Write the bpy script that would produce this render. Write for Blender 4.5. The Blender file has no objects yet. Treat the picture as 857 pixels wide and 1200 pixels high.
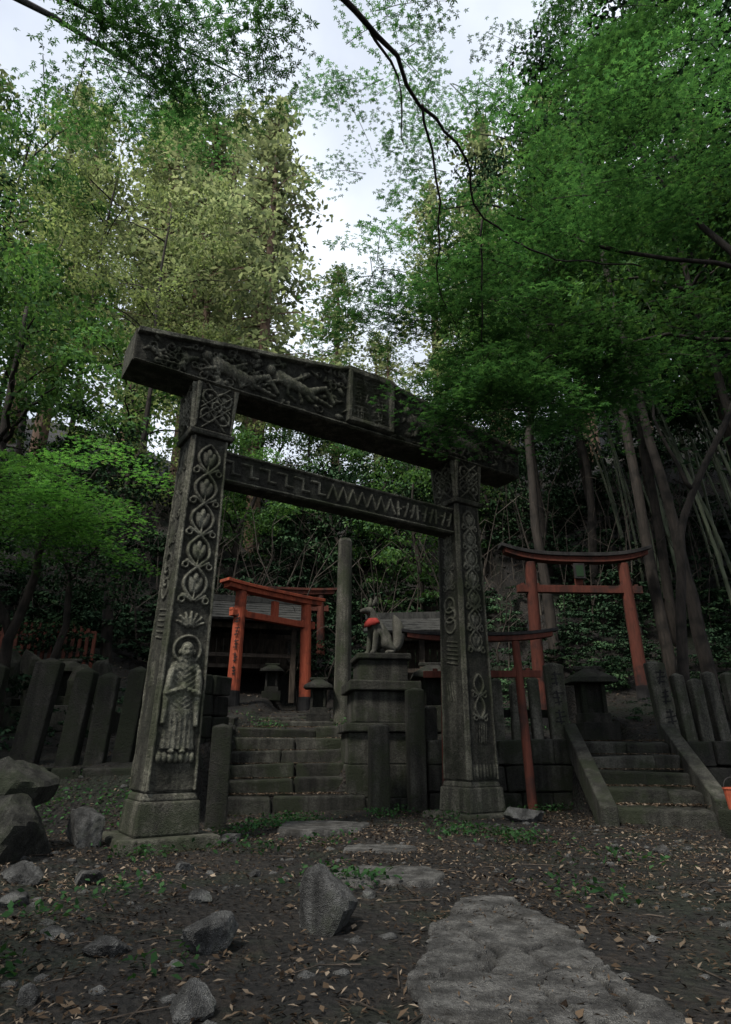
import bpy, bmesh, math, random
import numpy as np
from mathutils import Vector, Matrix
random.seed(7); rng=np.random.default_rng(7)
scene=bpy.context.scene
COL=scene.collection

# ------------------------------------------------------------ helpers
def empty(name,loc=(0,0,0)):
    e=bpy.data.objects.new(name,None); e.location=loc; e.empty_display_size=.3; COL.objects.link(e); return e
def link(name,me,mat=None,parent=None):
    o=bpy.data.objects.new(name,me); COL.objects.link(o)
    if mat: me.materials.append(mat)
    if parent: o.parent=parent
    return o
def quad_mesh(name,V,F):
    V=np.asarray(V,dtype=np.float32); F=np.asarray(F,dtype=np.int32); k=F.shape[1]
    me=bpy.data.meshes.new(name); me.vertices.add(len(V)); me.vertices.foreach_set('co',V.ravel())
    me.loops.add(F.size); me.loops.foreach_set('vertex_index',F.ravel())
    me.polygons.add(len(F)); me.polygons.foreach_set('loop_start',np.arange(len(F),dtype=np.int32)*k)
    try: me.polygons.foreach_set('loop_total',np.full(len(F),k,dtype=np.int32))
    except Exception: pass
    me.update(calc_edges=True); return me
def smooth(me): me.polygons.foreach_set('use_smooth',np.ones(len(me.polygons),dtype=bool)); me.update()
def hsh(ix,iy,s): 
    v=np.sin(ix*127.1+iy*311.7+s*74.7)*43758.5453
    return v-np.floor(v)
def vnoise(x,y,s=0):
    ix=np.floor(x);iy=np.floor(y);fx=x-ix;fy=y-iy
    fx=fx*fx*(3-2*fx);fy=fy*fy*(3-2*fy)
    return (hsh(ix,iy,s)*(1-fx)+hsh(ix+1,iy,s)*fx)*(1-fy)+(hsh(ix,iy+1,s)*(1-fx)+hsh(ix+1,iy+1,s)*fx)*fy
def fbm(x,y,s=0,o=4):
    t=0;a=.5
    for i in range(o): t=t+a*(vnoise(x*2**i,y*2**i,s+i)-.5); a*=.5
    return t
class MB:
    def __init__(s): s.V=[];s.F=[]
    def box(s,c,size,rz=0,lean=(0,0),taper=1,jit=0,pitch=0):
        sx,sy,sz=size[0]/2,size[1]/2,size[2]/2; b=len(s.V); M=Matrix.Rotation(rz,3,'Z')@Matrix.Rotation(pitch,3,'Y')
        for z in(-1,1):
            k=taper if z>0 else 1
            for x,y in((-1,-1),(1,-1),(1,1),(-1,1)):
                p=Vector((x*sx*k+lean[0]*(z+1)*sz,y*sy*k+lean[1]*(z+1)*sz,z*sz))
                if jit: p+=Vector([random.uniform(-jit,jit) for _ in range(3)])
                p=M@p+Vector(c); s.V.append(tuple(p))
        s.F+=[(b,b+3,b+2,b+1),(b+4,b+5,b+6,b+7),(b,b+1,b+5,b+4),(b+1,b+2,b+6,b+5),(b+2,b+3,b+7,b+6),(b+3,b,b+4,b+7)]
    def prism(s,c,size,rz=0,peak=.08,lean=(0,0)):
        s.box(c,size,rz,lean=lean); b=len(s.V)-4; p=Matrix.Rotation(rz,3,'Z')@Vector((lean[0]*size[2],lean[1]*size[2],size[2]/2+peak))+Vector(c)
        s.F.pop(-5); s.V.append(tuple(p)); n=len(s.V)-1
        for i in range(4): s.F.append((b+i,b+(i+1)%4,n))
    def tube(s,P,R,n=8,cap=True):
        P=[Vector(p) for p in P]; b=len(s.V); up=Vector((.13,.97,.2))
        for i,p in enumerate(P):
            d=(P[min(i+1,len(P)-1)]-P[max(i-1,0)]).normalized()
            if abs(d.dot(up))>.95: up=Vector((.97,.1,.2))
            u=d.cross(up).normalized(); v=d.cross(u)
            for k in range(n):
                a=2*math.pi*k/n; s.V.append(tuple(p+(u*math.cos(a)+v*math.sin(a))*R[i]))
        for i in range(len(P)-1):
            for k in range(n):
                a=b+i*n+k;c=b+i*n+(k+1)%n; s.F.append((a,c,c+n,a+n))
        if cap and n>3:
            s.F.append(tuple(b+k for k in range(n))[::-1]); e=b+(len(P)-1)*n; s.F.append(tuple(e+k for k in range(n)))
    def sweep(s,pts,w,hlist,side):
        b=len(s.V); side=Vector(side)
        for p,h in zip(pts,hlist):
            p=Vector(p)
            for a,c in((-1,0),(1,0),(1,1),(-1,1)): s.V.append(tuple(p+side*(a*w/2)+Vector((0,0,c*h))))
        for i in range(len(pts)-1):
            for k in range(4):
                a=b+i*4+k;c=b+i*4+(k+1)%4; s.F.append((a,c,c+4,a+4))
        s.F.append((b+3,b+2,b+1,b)); e=b+(len(pts)-1)*4; s.F.append((e,e+1,e+2,e+3))
    def obj(s,name,mat,parent=None,bevel=0,sm=False,seg=2):
        me=bpy.data.meshes.new(name); me.from_pydata(s.V,[],s.F); me.update()
        bm=bmesh.new(); bm.from_mesh(me); bmesh.ops.recalc_face_normals(bm,faces=bm.faces); bm.to_mesh(me); bm.free()
        o=link(name,me,mat,parent)
        if sm: smooth(me)
        if bevel:
            m=o.modifiers.new('b','BEVEL'); m.width=bevel; m.segments=seg; m.limit_method='ANGLE'
        return o

# ------------------------------------------------------------ materials
def nt(name):
    m=bpy.data.materials.new(name); m.use_nodes=True; t=m.node_tree; t.nodes.clear()
    return m,t,(lambda k,**kw: mknode(t,k,kw)),t.links.new
def mknode(t,k,kw):
    n=t.nodes.new(k)
    for a,b in kw.items():
        if a[0]=='_': n.inputs[a[1:].replace('_',' ')].default_value=b
        else: setattr(n,a,b)
    return n
def ramp(N,stops,interp='LINEAR'):
    r=N('ShaderNodeValToRGB'); e=r.color_ramp.elements; r.color_ramp.interpolation=interp
    while len(e)<len(stops): e.new(.5)
    for el,(p,c) in zip(e,stops):
        el.position=p; el.color=(c,c,c,1) if isinstance(c,(int,float)) else (*c,1)
    return r
def mixc(N,L,f,a,b,mode='MIX'):
    m=N('ShaderNodeMix',data_type='RGBA',blend_type=mode)
    for i,s in((0,f),(6,a),(7,b)):
        if hasattr(s,'links'): L(s,m.inputs[i])
        elif isinstance(s,(int,float)): m.inputs[i].default_value=s if i==0 else (s,s,s,1)
        else: m.inputs[i].default_value=(*s,1)
    return m.outputs[2]
def stone(name,c1,c2,moss=(.034,.042,.022),mossamt=.5,sc=3,bump=.35,relief=False,speck=.5,rough=.9,island=False):
    m,t,N,L=nt(name); tc=N('ShaderNodeTexCoord').outputs['Object']
    def noise(s,d=4,r=.6):
        n=N('ShaderNodeTexNoise',_Scale=s,_Detail=d,_Roughness=r); L(tc,n.inputs['Vector']); return n.outputs['Fac']
    n1=noise(sc,3); n2=noise(sc*14,3,.7); n3=noise(sc*.7,5,.72); n4=noise(sc*50,1,.6)
    r1=ramp(N,[(.3,c1),(.7,c2)]); L(n1,r1.inputs[0]); col=r1.outputs[0]
    r2=ramp(N,[(.3,1-speck),(.65,1.15)]); L(n2,r2.inputs[0]); col=mixc(N,L,1.0,col,r2.outputs[0],'MULTIPLY')
    r4=ramp(N,[(.62,0),(.7,1)]); L(n4,r4.inputs[0]); col=mixc(N,L,r4.outputs[0],col,(min(1,c2[0]*1.6),min(1,c2[1]*1.6),min(1,c2[2]*1.5)))
    mp=N('ShaderNodeMapping'); mp.inputs['Scale'].default_value=(9,9,.7); L(tc,mp.inputs[0])
    ns=N('ShaderNodeTexNoise',_Scale=1.0,_Detail=3); L(mp.outputs[0],ns.inputs['Vector'])
    rs=ramp(N,[(.4,.3),(.6,1)]); L(ns.outputs[0],rs.inputs[0]); col=mixc(N,L,.85,col,rs.outputs[0],'MULTIPLY')
    if island:
        ge=N('ShaderNodeNewGeometry'); ri=ramp(N,[(0,.55),(1,1.3)]); L(ge.outputs['Random Per Island'],ri.inputs[0]); col=mixc(N,L,1.0,col,ri.outputs[0],'MULTIPLY')
    rm=ramp(N,[(.62-.25*mossamt,0),(.72-.2*mossamt,1)]); L(n3,rm.inputs[0]); mf=N('ShaderNodeMath',operation='MULTIPLY'); L(rm.outputs[0],mf.inputs[0]); mf.inputs[1].default_value=min(1,mossamt*1.3)
    col=mixc(N,L,mf.outputs[0],col,moss)
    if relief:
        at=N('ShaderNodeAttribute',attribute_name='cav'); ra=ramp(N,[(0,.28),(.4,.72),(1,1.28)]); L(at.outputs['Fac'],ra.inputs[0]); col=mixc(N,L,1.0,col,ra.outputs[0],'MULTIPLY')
    p=N('ShaderNodeBsdfPrincipled',_Roughness=rough); p.inputs['Specular IOR Level'].default_value=.25; L(col,p.inputs['Base Color'])
    ad=N('ShaderNodeMath',operation='ADD'); L(n2,ad.inputs[0]); L(n4,ad.inputs[1]); ad2=N('ShaderNodeMath',operation='MULTIPLY_ADD'); L(n3,ad2.inputs[0]); ad2.inputs[1].default_value=2.5; L(ad.outputs[0],ad2.inputs[2])
    b=N('ShaderNodeBump',_Strength=bump,_Distance=.02); L(ad2.outputs[0],b.inputs['Height']); L(b.outputs[0],p.inputs['Normal'])
    o=N('ShaderNodeOutputMaterial'); L(p.outputs[0],o.inputs[0]); return m
def leafm(name,cols,trans=.4,tint=(1.25,1.45,.7),ns=.6):
    m,t,N,L=nt(name); ge=N('ShaderNodeNewGeometry')
    r=ramp(N,[(i/(len(cols)-1),c) for i,c in enumerate(cols)]); L(ge.outputs['Random Per Island'],r.inputs[0])
    n=N('ShaderNodeTexNoise',_Scale=ns,_Detail=1); L(ge.outputs['Position'],n.inputs['Vector']); rr=ramp(N,[(.35,.45),(.65,1.45)]); L(n.outputs[0],rr.inputs[0])
    col=mixc(N,L,1.0,r.outputs[0],rr.outputs[0],'MULTIPLY'); o=N('ShaderNodeOutputMaterial')
    d=N('ShaderNodeBsdfDiffuse'); L(col,d.inputs[0])
    if trans<=0:
        L(d.outputs[0],o.inputs[0]); return m
    tr=N('ShaderNodeBsdfTranslucent'); L(mixc(N,L,1.0,col,tint,'MULTIPLY'),tr.inputs[0])
    mx=N('ShaderNodeMixShader'); mx.inputs[0].default_value=trans; L(d.outputs[0],mx.inputs[1]); L(tr.outputs[0],mx.inputs[2])
    L(mx.outputs[0],o.inputs[0]); return m
def wood(name,c1,c2,sc=6,stretch=.15,bump=.4,rough=.85,dirt=None):
    m,t,N,L=nt(name); tc=N('ShaderNodeTexCoord').outputs['Object']
    mp=N('ShaderNodeMapping'); mp.inputs['Scale'].default_value=(1,1,stretch); L(tc,mp.inputs[0])
    n=N('ShaderNodeTexNoise',_Scale=sc*4,_Detail=4,_Roughness=.65); L(mp.outputs[0],n.inputs['Vector'])
    r=ramp(N,[(.3,c1),(.7,c2)]); L(n.outputs[0],r.inputs[0]); col=r.outputs[0]
    n2=N('ShaderNodeTexNoise',_Scale=sc*.6,_Detail=4); L(tc,n2.inputs['Vector']); 
    r2=ramp(N,[(.5,0),(.68,1)]); L(n2.outputs[0],r2.inputs[0]); 
    col=mixc(N,L,r2.outputs[0],col,dirt if dirt else tuple(c*.5 for c in c1))
    p=N('ShaderNodeBsdfPrincipled',_Roughness=rough); p.inputs['Specular IOR Level'].default_value=.25; L(col,p.inputs['Base Color'])
    b=N('ShaderNodeBump',_Strength=bump,_Distance=.02); L(n.outputs[0],b.inputs['Height']); L(b.outputs[0],p.inputs['Normal'])
    o=N('ShaderNodeOutputMaterial'); L(p.outputs[0],o.inputs[0]); return m
def ground_mat():
    m,t,N,L=nt('forest_soil'); tc=N('ShaderNodeTexCoord').outputs['Object']
    def noise(s,d=6,r=.6):
        n=N('ShaderNodeTexNoise',_Scale=s,_Detail=d,_Roughness=r); L(tc,n.inputs['Vector']); return n.outputs['Fac']
    a=noise(1.1,3);b_=noise(22,5,.75);v=N('ShaderNodeTexVoronoi',_Scale=26); L(tc,v.inputs['Vector'])
    r=ramp(N,[(.3,(.005,.0045,.004)),(.5,(.010,.0088,.0075)),(.7,(.021,.017,.013))]); L(a,r.inputs[0])
    r2=ramp(N,[(.35,.25),(.65,1.8)]); L(b_,r2.inputs[0]); col=mixc(N,L,1.0,r.outputs[0],r2.outputs[0],'MULTIPLY')
    rv=ramp(N,[(0,(.005,.004,.0035)),(.5,(.016,.012,.009)),(1,(.05,.036,.024))]); L(v.outputs['Color'],rv.inputs[0])
    rf=ramp(N,[(.48,0),(.62,.7)]); n5=noise(3.5,4); L(n5,rf.inputs[0]); col=mixc(N,L,rf.outputs[0],col,rv.outputs[0])
    rg=ramp(N,[(.50,0),(.60,.8)]); n6=noise(.9,5,.72); L(n6,rg.inputs[0]); col=mixc(N,L,rg.outputs[0],col,(.009,.015,.006))
    p=N('ShaderNodeBsdfPrincipled',_Roughness=.7); p.inputs['Specular IOR Level'].default_value=.35; L(col,p.inputs['Base Color'])
    ad=N('ShaderNodeMath',operation='ADD'); L(b_,ad.inputs[0]); L(v.outputs['Distance'],ad.inputs[1])
    b=N('ShaderNodeBump',_Strength=1,_Distance=.05); L(ad.outputs[0],b.inputs['Height']); L(b.outputs[0],p.inputs['Normal'])
    o=N('ShaderNodeOutputMaterial'); L(p.outputs[0],o.inputs[0]); return m
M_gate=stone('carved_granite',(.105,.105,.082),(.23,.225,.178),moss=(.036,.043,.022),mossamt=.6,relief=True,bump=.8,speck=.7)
M_gate2=stone('gate_granite',(.065,.065,.052),(.155,.15,.12),moss=(.028,.035,.018),mossamt=.62,bump=.9,speck=.7)
M_st=stone('weathered_stone',(.034,.034,.029),(.092,.09,.076),moss=(.022,.028,.014),mossamt=.65,bump=.9,island=True)
M_dark=stone('mossy_stone',(.018,.018,.016),(.052,.05,.043),moss=(.016,.02,.011),mossamt=.75,bump=.9,island=True)
M_rock=stone('rock',(.06,.06,.058),(.16,.16,.155),mossamt=.35,bump=.9,sc=5,speck=.5)
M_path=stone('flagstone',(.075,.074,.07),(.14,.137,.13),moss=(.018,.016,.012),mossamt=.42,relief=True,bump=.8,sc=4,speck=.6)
M_post=stone('pale_stone',(.06,.06,.049),(.155,.148,.122),mossamt=.6,bump=.7,speck=.65)
M_ink=stone('inscription_paint',(.02,.02,.02),(.03,.03,.03),mossamt=0)
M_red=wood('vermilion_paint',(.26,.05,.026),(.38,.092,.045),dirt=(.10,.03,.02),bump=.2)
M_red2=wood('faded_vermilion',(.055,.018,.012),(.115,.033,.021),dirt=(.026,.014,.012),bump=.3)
M_black=wood('black_lacquer',(.012,.012,.013),(.035,.033,.032),bump=.3)
M_wood=wood('old_timber',(.03,.024,.018),(.09,.07,.055))
M_roof=wood('shingle_roof',(.02,.021,.02),(.05,.049,.045),sc=10,bump=.7)
M_bark=wood('bark',(.014,.012,.010),(.042,.034,.028),bump=.9)
M_bark2=wood('cedar_bark',(.07,.045,.032),(.18,.115,.08),bump=.9)
M_bam=wood('bamboo_culm',(.09,.115,.07),(.2,.215,.14),sc=2,bump=.05,rough=.5)
M_bib=wood('red_cloth',(.16,.014,.012),(.23,.028,.02),bump=.2)
M_maple=leafm('maple_leaves',[(.026,.068,.034),(.046,.108,.050),(.08,.165,.068)],.5)
M_mapleb=leafm('maple_leaves_bright',[(.045,.115,.04),(.075,.175,.052),(.115,.23,.072)],.5)
M_broad=leafm('broad_leaves',[(.02,.042,.023),(.036,.07,.034),(.06,.10,.047)],0)
M_broadg=leafm('fresh_leaves',[(.045,.10,.045),(.075,.145,.055),(.12,.2,.08)],.35)
M_broady=leafm('yellowish_leaves',[(.10,.14,.06),(.15,.19,.085),(.22,.25,.12)],.45,tint=(1.3,1.35,.9))
M_shrub=leafm('shrub_leaves',[(.012,.026,.015),(.026,.05,.028),(.05,.082,.046)],0,ns=1)
M_cedar=leafm('cedar_needles',[(.13,.17,.095),(.2,.24,.135),(.28,.31,.19)],.45,tint=(1.35,1.35,1.0),ns=.3)  # paler greens put the distance haze into the needle colour
M_weed=leafm('weeds',[(.02,.052,.022),(.032,.078,.03),(.05,.105,.042)],.3)
M_litter=leafm('dry_leaves',[(.012,.009,.007),(.034,.024,.017),(.08,.057,.038),(.2,.16,.12)],0)

# ------------------------------------------------------------ terrain
PR={'L':([5.9,6.9,8,10,12,14,16,20,45,90],[0,.5,.65,1.1,1.42,1.9,3.0,6.5,19,32]),
    'S':([8.25,10.15,12,14,16,22,45,90],[-.04,.92,1.28,1.6,2.6,6.5,18,32]),
    'M':([8.52,8.75,10,12,14,16,22,45,90],[0,.72,1.0,1.3,1.75,2.7,6.5,18,32]),
    'R':([6.7,8.6,12,14,20,45,90],[-.04,.70,1.1,2.2,6.8,21,34]),
    'Q':([8.3,8.5,10,12,20,45,90],[0,.72,1.1,1.7,7.5,24,38])}
def G(x,y,fine=True):
    x=np.asarray(x,float);y=np.asarray(y,float)
    def st(a,w=.25): 
        t=np.clip((x-a)/w+.5,0,1); return t*t*(3-2*t)
    p={k:np.interp(y,*v) for k,v in PR.items()}
    a=st(-1.85);b=st(-.25,.3);c=st(2.52,.12);d=st(3.7,.15)
    z=p['L']*(1-a)+(p['S']*(1-b)+(p['M']*(1-c)+(p['R']*(1-d)+p['Q']*d)*c)*b)*a
    z=z+np.clip((-3.4-x)/2,0,1)*np.clip((y-9)/3,0,1)*.9
    far=np.clip((y-12)/8,0,1)
    z=z+far*fbm(x*.25,y*.25,5)*3.0
    z=z+np.clip((-y-2)/40,0,1)*3
    side=np.clip((np.abs(x)-9)/25,0,1)*8*np.clip((y+10)/14,0,1); z=z+side
    lm=np.clip((-x-1.9)/1.2,0,1)*np.clip((6.5-y)/2,0,1)
    z=z+lm*.07
    if fine: z=z+(fbm(x*1.3,y*1.3,1)*.06+fbm(x*7,y*7,2,3)*.035)*(1-.75*np.clip((.75-np.abs(x-.5))/.3,0,1)*np.clip((3.9-y)/.4,0,1))
    return z
def gz(x,y): return float(G(x,y))
xs=np.concatenate([-np.geomspace(120,6.2,60),np.linspace(-6,7,330),np.geomspace(7.2,120,60)])
ys=np.concatenate([-np.geomspace(70,.6,30),np.linspace(-.4,11,330),np.geomspace(11.1,150,110)])
X,Y=np.meshgrid(xs,ys); Z=G(X,Y)
ny,nx=X.shape; idx=np.arange(nx*ny).reshape(ny,nx)
F=np.stack([idx[:-1,:-1],idx[:-1,1:],idx[1:,1:],idx[1:,:-1]],-1).reshape(-1,4)
me=quad_mesh('ground',np.stack([X,Y,Z],-1).reshape(-1,3),F); smooth(me); link('ground',me,ground_mat())

# ------------------------------------------------------------ relief tools
def dome(x,z,cx,cz,rx,rz,h,a=0):
    c,s=math.cos(a),math.sin(a); u=(x-cx)*c+(z-cz)*s; v=-(x-cx)*s+(z-cz)*c
    return h*np.sqrt(np.clip(1-(u/rx)**2-(v/rz)**2,0,1))
def ring(x,z,cx,cz,r,w,h):
    d=np.abs(np.hypot(x-cx,z-cz)-r)/w; return h*np.sqrt(np.clip(1-d*d,0,1))
def cap(x,z,x0,z0,x1,z1,w0,h,w1=None):
    if w1 is None:w1=w0
    dx,dz=x1-x0,z1-z0; t=np.clip(((x-x0)*dx+(z-z0)*dz)/(dx*dx+dz*dz+1e-9),0,1)
    w=w0+(w1-w0)*t; d=np.hypot(x-x0-t*dx,z-z0-t*dz)/w; return h*np.sqrt(np.clip(1-d*d,0,1))
def bar(x,z,x0,x1,z0,z1,h,e=.006):
    return h*np.clip(np.minimum(np.minimum(x-x0,x1-x),np.minimum(z-z0,z1-z))/e,0,1)
def mx(h,*a):
    for b in a: h=np.maximum(h,b)
    return h
def vine(x,z,z0,z1,p,A,h=.024,leaf=True):
    ph=(z-z0)/p*math.pi; m=(z>z0)&(z<z1); H=np.zeros_like(x)
    sl=A*math.pi/p*np.cos(ph)
    for s in(-1,1):
        d=np.abs(x-s*A*np.sin(ph))/np.sqrt(1+sl**2)/.017; H=np.maximum(H,h*np.sqrt(np.clip(1-d*d,0,1))*m)
    n=int(round((z1-z0)/p))
    for i in range(n):
        c=z0+(i+.5)*p
        if leaf:
            H=mx(H,dome(x,z,-.03,c-.01,.035,p*.27,h*1.2,.28),dome(x,z,.03,c-.01,.035,p*.27,h*1.2,-.28),cap(x,z,0,c-p*.42,0,c+p*.1,.008,h),
                 dome(x,z,0,c+p*.17,.03,p*.17,h*1.3))
        for s in(-1,1):
            H=mx(H,ring(x,z,s*A*1.05,z0+i*p+.01,.026,.011,h),cap(x,z,s*.02,z0+i*p,s*.1,z0+i*p+.05,.012,h,.02))
    return H
def monk(x,z):
    H=np.zeros_like(x)
    H=mx(H,ring(x,z,0,1.50,.118,.014,.022),dome(x,z,0,1.49,.06,.082,.05),dome(x,z,0,1.475,.02,.03,.062),dome(x,z,-.06,1.48,.014,.03,.03),dome(x,z,.06,1.48,.014,.03,.03),
      cap(x,z,0,1.36,0,1.0,.10,.034,.12),cap(x,z,-.085,1.34,.085,1.34,.05,.036),
      cap(x,z,-.115,1.31,-.135,1.13,.034,.045),cap(x,z,-.135,1.13,-.01,1.17,.03,.052,.022),cap(x,z,.115,1.31,.135,1.13,.034,.045),cap(x,z,.135,1.13,.01,1.17,.03,.052,.022),
      dome(x,z,0,1.18,.035,.05,.062),cap(x,z,-.13,1.12,-.14,.9,.035,.036,.02),cap(x,z,.13,1.12,.14,.88,.035,.036,.02))
    w=.115+.035*np.clip((1.0-z)/.35,0,1); sk=.034*np.sqrt(np.clip(1-(x/w)**2,0,1))*((z<1.05)&(z>.69)); sk=sk*(1-.25*np.abs(np.sin(x*75+z*3)))
    H=mx(H,sk,dome(x,z,-.045,.675,.03,.02,.045),dome(x,z,.045,.675,.03,.02,.045))
    fold=np.abs(np.sin((z-np.abs(x)*.8)*70))*.006*((z>1.0)&(z<1.4)&(np.abs(x)<.1)); H=np.where(H>.02,H-fold,H)
    H=H-.018*np.exp(-((np.hypot(x-.022,z-1.50))/.008)**2)-.018*np.exp(-((np.hypot(x+.022,z-1.50))/.008)**2)-.015*np.exp(-((x/.02)**2+((z-1.445)/.006)**2))
    for k in range(-3,4): H=mx(H,dome(x,z,k*.045,.625,.026,.045,.03))
    return H
def lotus(x,z,c):
    H=np.zeros_like(x)
    for k in range(-3,4):
        a=k*.42; H=mx(H,cap(x,z,math.sin(a)*.03,c+math.cos(a)*.02,math.sin(a)*.125,c+math.cos(a)*.13,.026,.026+.004*(3-abs(k)),.012))
    return H
def panel(name,O,Rv,Nv,z0,z1,wf,off,hf,mat,parent,lean=0,res=.0065,cav=.03,xr=None):
    uu=np.linspace(-1,1,int(wf(z0)/res)+2); zz=np.linspace(z0,z1,int((z1-z0)/res)+2); nz=len(zz);nxx=len(uu); U,Zg=np.meshgrid(uu,zz)
    Xg=U*wf(Zg)/2; H=hf(Xg+fbm(Xg*9,Zg*9,13)*.014,Zg+fbm(Xg*9,Zg*9,14)*.014)*(.95+.8*fbm(Xg*4+7,Zg*4,15))+fbm(Xg*18,Zg*18,3)*.012
    D=off(Zg)+.004+H
    D[0,:]=D[-1,:]=off(zz[0])-.02; D[:,0]=D[:,-1]=off(zz)-.02
    Px=O[0]+Rv[0]*Xg+Nv[0]*D+lean*(Zg)*GD[0]; Py=O[1]+Rv[1]*Xg+Nv[1]*D+lean*(Zg)*GD[1]
    i=np.arange(nz*nxx).reshape(nz,nxx); F=np.stack([i[:-1,:-1],i[:-1,1:],i[1:,1:],i[1:,:-1]],-1).reshape(-1,4)
    me=quad_mesh(name,np.stack([Px,Py,Zg],-1).reshape(-1,3),F); smooth(me)
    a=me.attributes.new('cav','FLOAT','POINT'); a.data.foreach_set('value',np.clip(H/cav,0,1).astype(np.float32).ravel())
    return link(name,me,mat,parent)

# ------------------------------------------------------------ stone torii gate
GD=(.836,.549); GN=(.549,-.836); RZ=math.atan2(GD[1],GD[0])
gate=empty('stone_torii_gate'); P0=(-1.69,5.72); SPAN=3.42
def gp(s,d=0): return (P0[0]+GD[0]*s+GN[0]*d,P0[1]+GD[1]*s+GN[1]*d)
wf=lambda z: .43-.018*z*1.1
def pillar(nm,s,lean,front,side):
    x,y=gp(s); mb=MB()
    def lb(z0,z1,w0,w1):
        c=(x+lean*z0*GD[0],y+lean*z0*GD[1],(z0+z1)/2); dz=(z1-z0)
        mb.box((c[0],c[1],c[2]),(w0,w0,dz),RZ,lean=(lean,0),taper=w1/w0)
    lb(-.15,.05,.84,.78); lb(.05,.30,.52,.49); lb(.30,.36,.46,.43)
    lb(.36,3.58,wf(.36),wf(3.58)); lb(3.58,3.64,.44,.47); lb(3.64,4.15,.40,.46)
    mb.obj(nm,M_gate2,gate,bevel=.016)
    O=(x,y)
    wfn=lambda z: wf(z)-.012
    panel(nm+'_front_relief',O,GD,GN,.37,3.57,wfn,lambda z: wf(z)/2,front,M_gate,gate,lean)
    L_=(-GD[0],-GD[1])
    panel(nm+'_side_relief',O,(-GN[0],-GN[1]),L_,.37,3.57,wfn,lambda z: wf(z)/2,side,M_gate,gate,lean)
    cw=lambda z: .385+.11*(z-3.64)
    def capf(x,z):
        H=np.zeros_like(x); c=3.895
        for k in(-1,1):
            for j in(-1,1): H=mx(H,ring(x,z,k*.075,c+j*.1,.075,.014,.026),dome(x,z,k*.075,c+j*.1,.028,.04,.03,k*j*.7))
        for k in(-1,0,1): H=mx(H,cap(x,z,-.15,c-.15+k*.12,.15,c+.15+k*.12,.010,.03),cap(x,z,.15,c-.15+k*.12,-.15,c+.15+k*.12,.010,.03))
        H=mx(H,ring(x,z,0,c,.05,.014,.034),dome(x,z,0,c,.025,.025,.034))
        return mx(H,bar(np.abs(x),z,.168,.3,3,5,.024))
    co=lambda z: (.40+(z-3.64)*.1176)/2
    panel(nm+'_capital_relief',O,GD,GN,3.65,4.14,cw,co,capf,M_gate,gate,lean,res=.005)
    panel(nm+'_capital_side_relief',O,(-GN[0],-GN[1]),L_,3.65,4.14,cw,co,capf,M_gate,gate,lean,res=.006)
def edge(x,z): return .02*np.clip((np.abs(x)-(wf(z)/2-.034))/.006,0,1)
def f_left(x,z): return mx(edge(x,z),vine(x,z,1.93,3.5,.314,.105,.028),lotus(x,z,1.70),monk(x,z))
def f_right(x,z):
    H=mx(edge(x,z),vine(x,z,1.75,3.5,.25,.09,.024),vine(x,z,1.0,1.5,.25,.07,.02,False))
    for k in range(5): H=mx(H,cap(x,z,-.08+k*.035,.75,-.06+k*.035,.95,.006,.012))
    for k in range(-3,4): H=mx(H,dome(x,z,k*.05,.46,.024,.07,.02))
    return H
def f_side(x,z):
    H=mx(edge(x,z)*.7,ring(x,z,0,2.3,.09,.016,.018),ring(x,z,0,2.18,.09,.016,.018),ring(x,z,0,2.06,.09,.016,.018),dome(x,z,0,2.3,.03,.03,.018))
    for k in range(6): H=mx(H,cap(x,z,-.1,1.85-k*.05,.08,1.88-k*.05,.008,.014))
    for k in range(4): H=mx(H,cap(x,z,-.05+k*.04,1.2,-.02+k*.04,1.4,.007,.012))
    return mx(H,vine(x,z,2.5,3.5,.25,.07,.014))
pillar('left_pillar',0,.02,f_left,f_side); pillar('right_pillar',SPAN,.006,f_right,f_side)
topk=([-.78,1.5,1.62,2.22,2.34,4.42],[4.52,4.89,4.945,4.945,4.89,4.58])
mb=MB(); ss=list(np.linspace(-.78,4.42,40)); n=len(ss)
for s in ss:
    tz=float(np.interp(s,*topk)); bz=4.15+.02*((s-1.8)/2.6)**2
    for d,z in((.21,bz),(.235,tz-.01),(-.235,tz-.01),(-.21,bz)):
        p=gp(s,d); mb.V.append((p[0],p[1],z))
for i in range(n-1):
    for k in range(4):
        a=i*4+k;c=i*4+(k+1)%4; mb.F.append((a,a+4,c+4,c))
mb.F.append((0,1,2,3)); e=(n-1)*4; mb.F.append((e+3,e+2,e+1,e))
mb.obj('top_beam',M_gate2,gate,bevel=.008)
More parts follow.
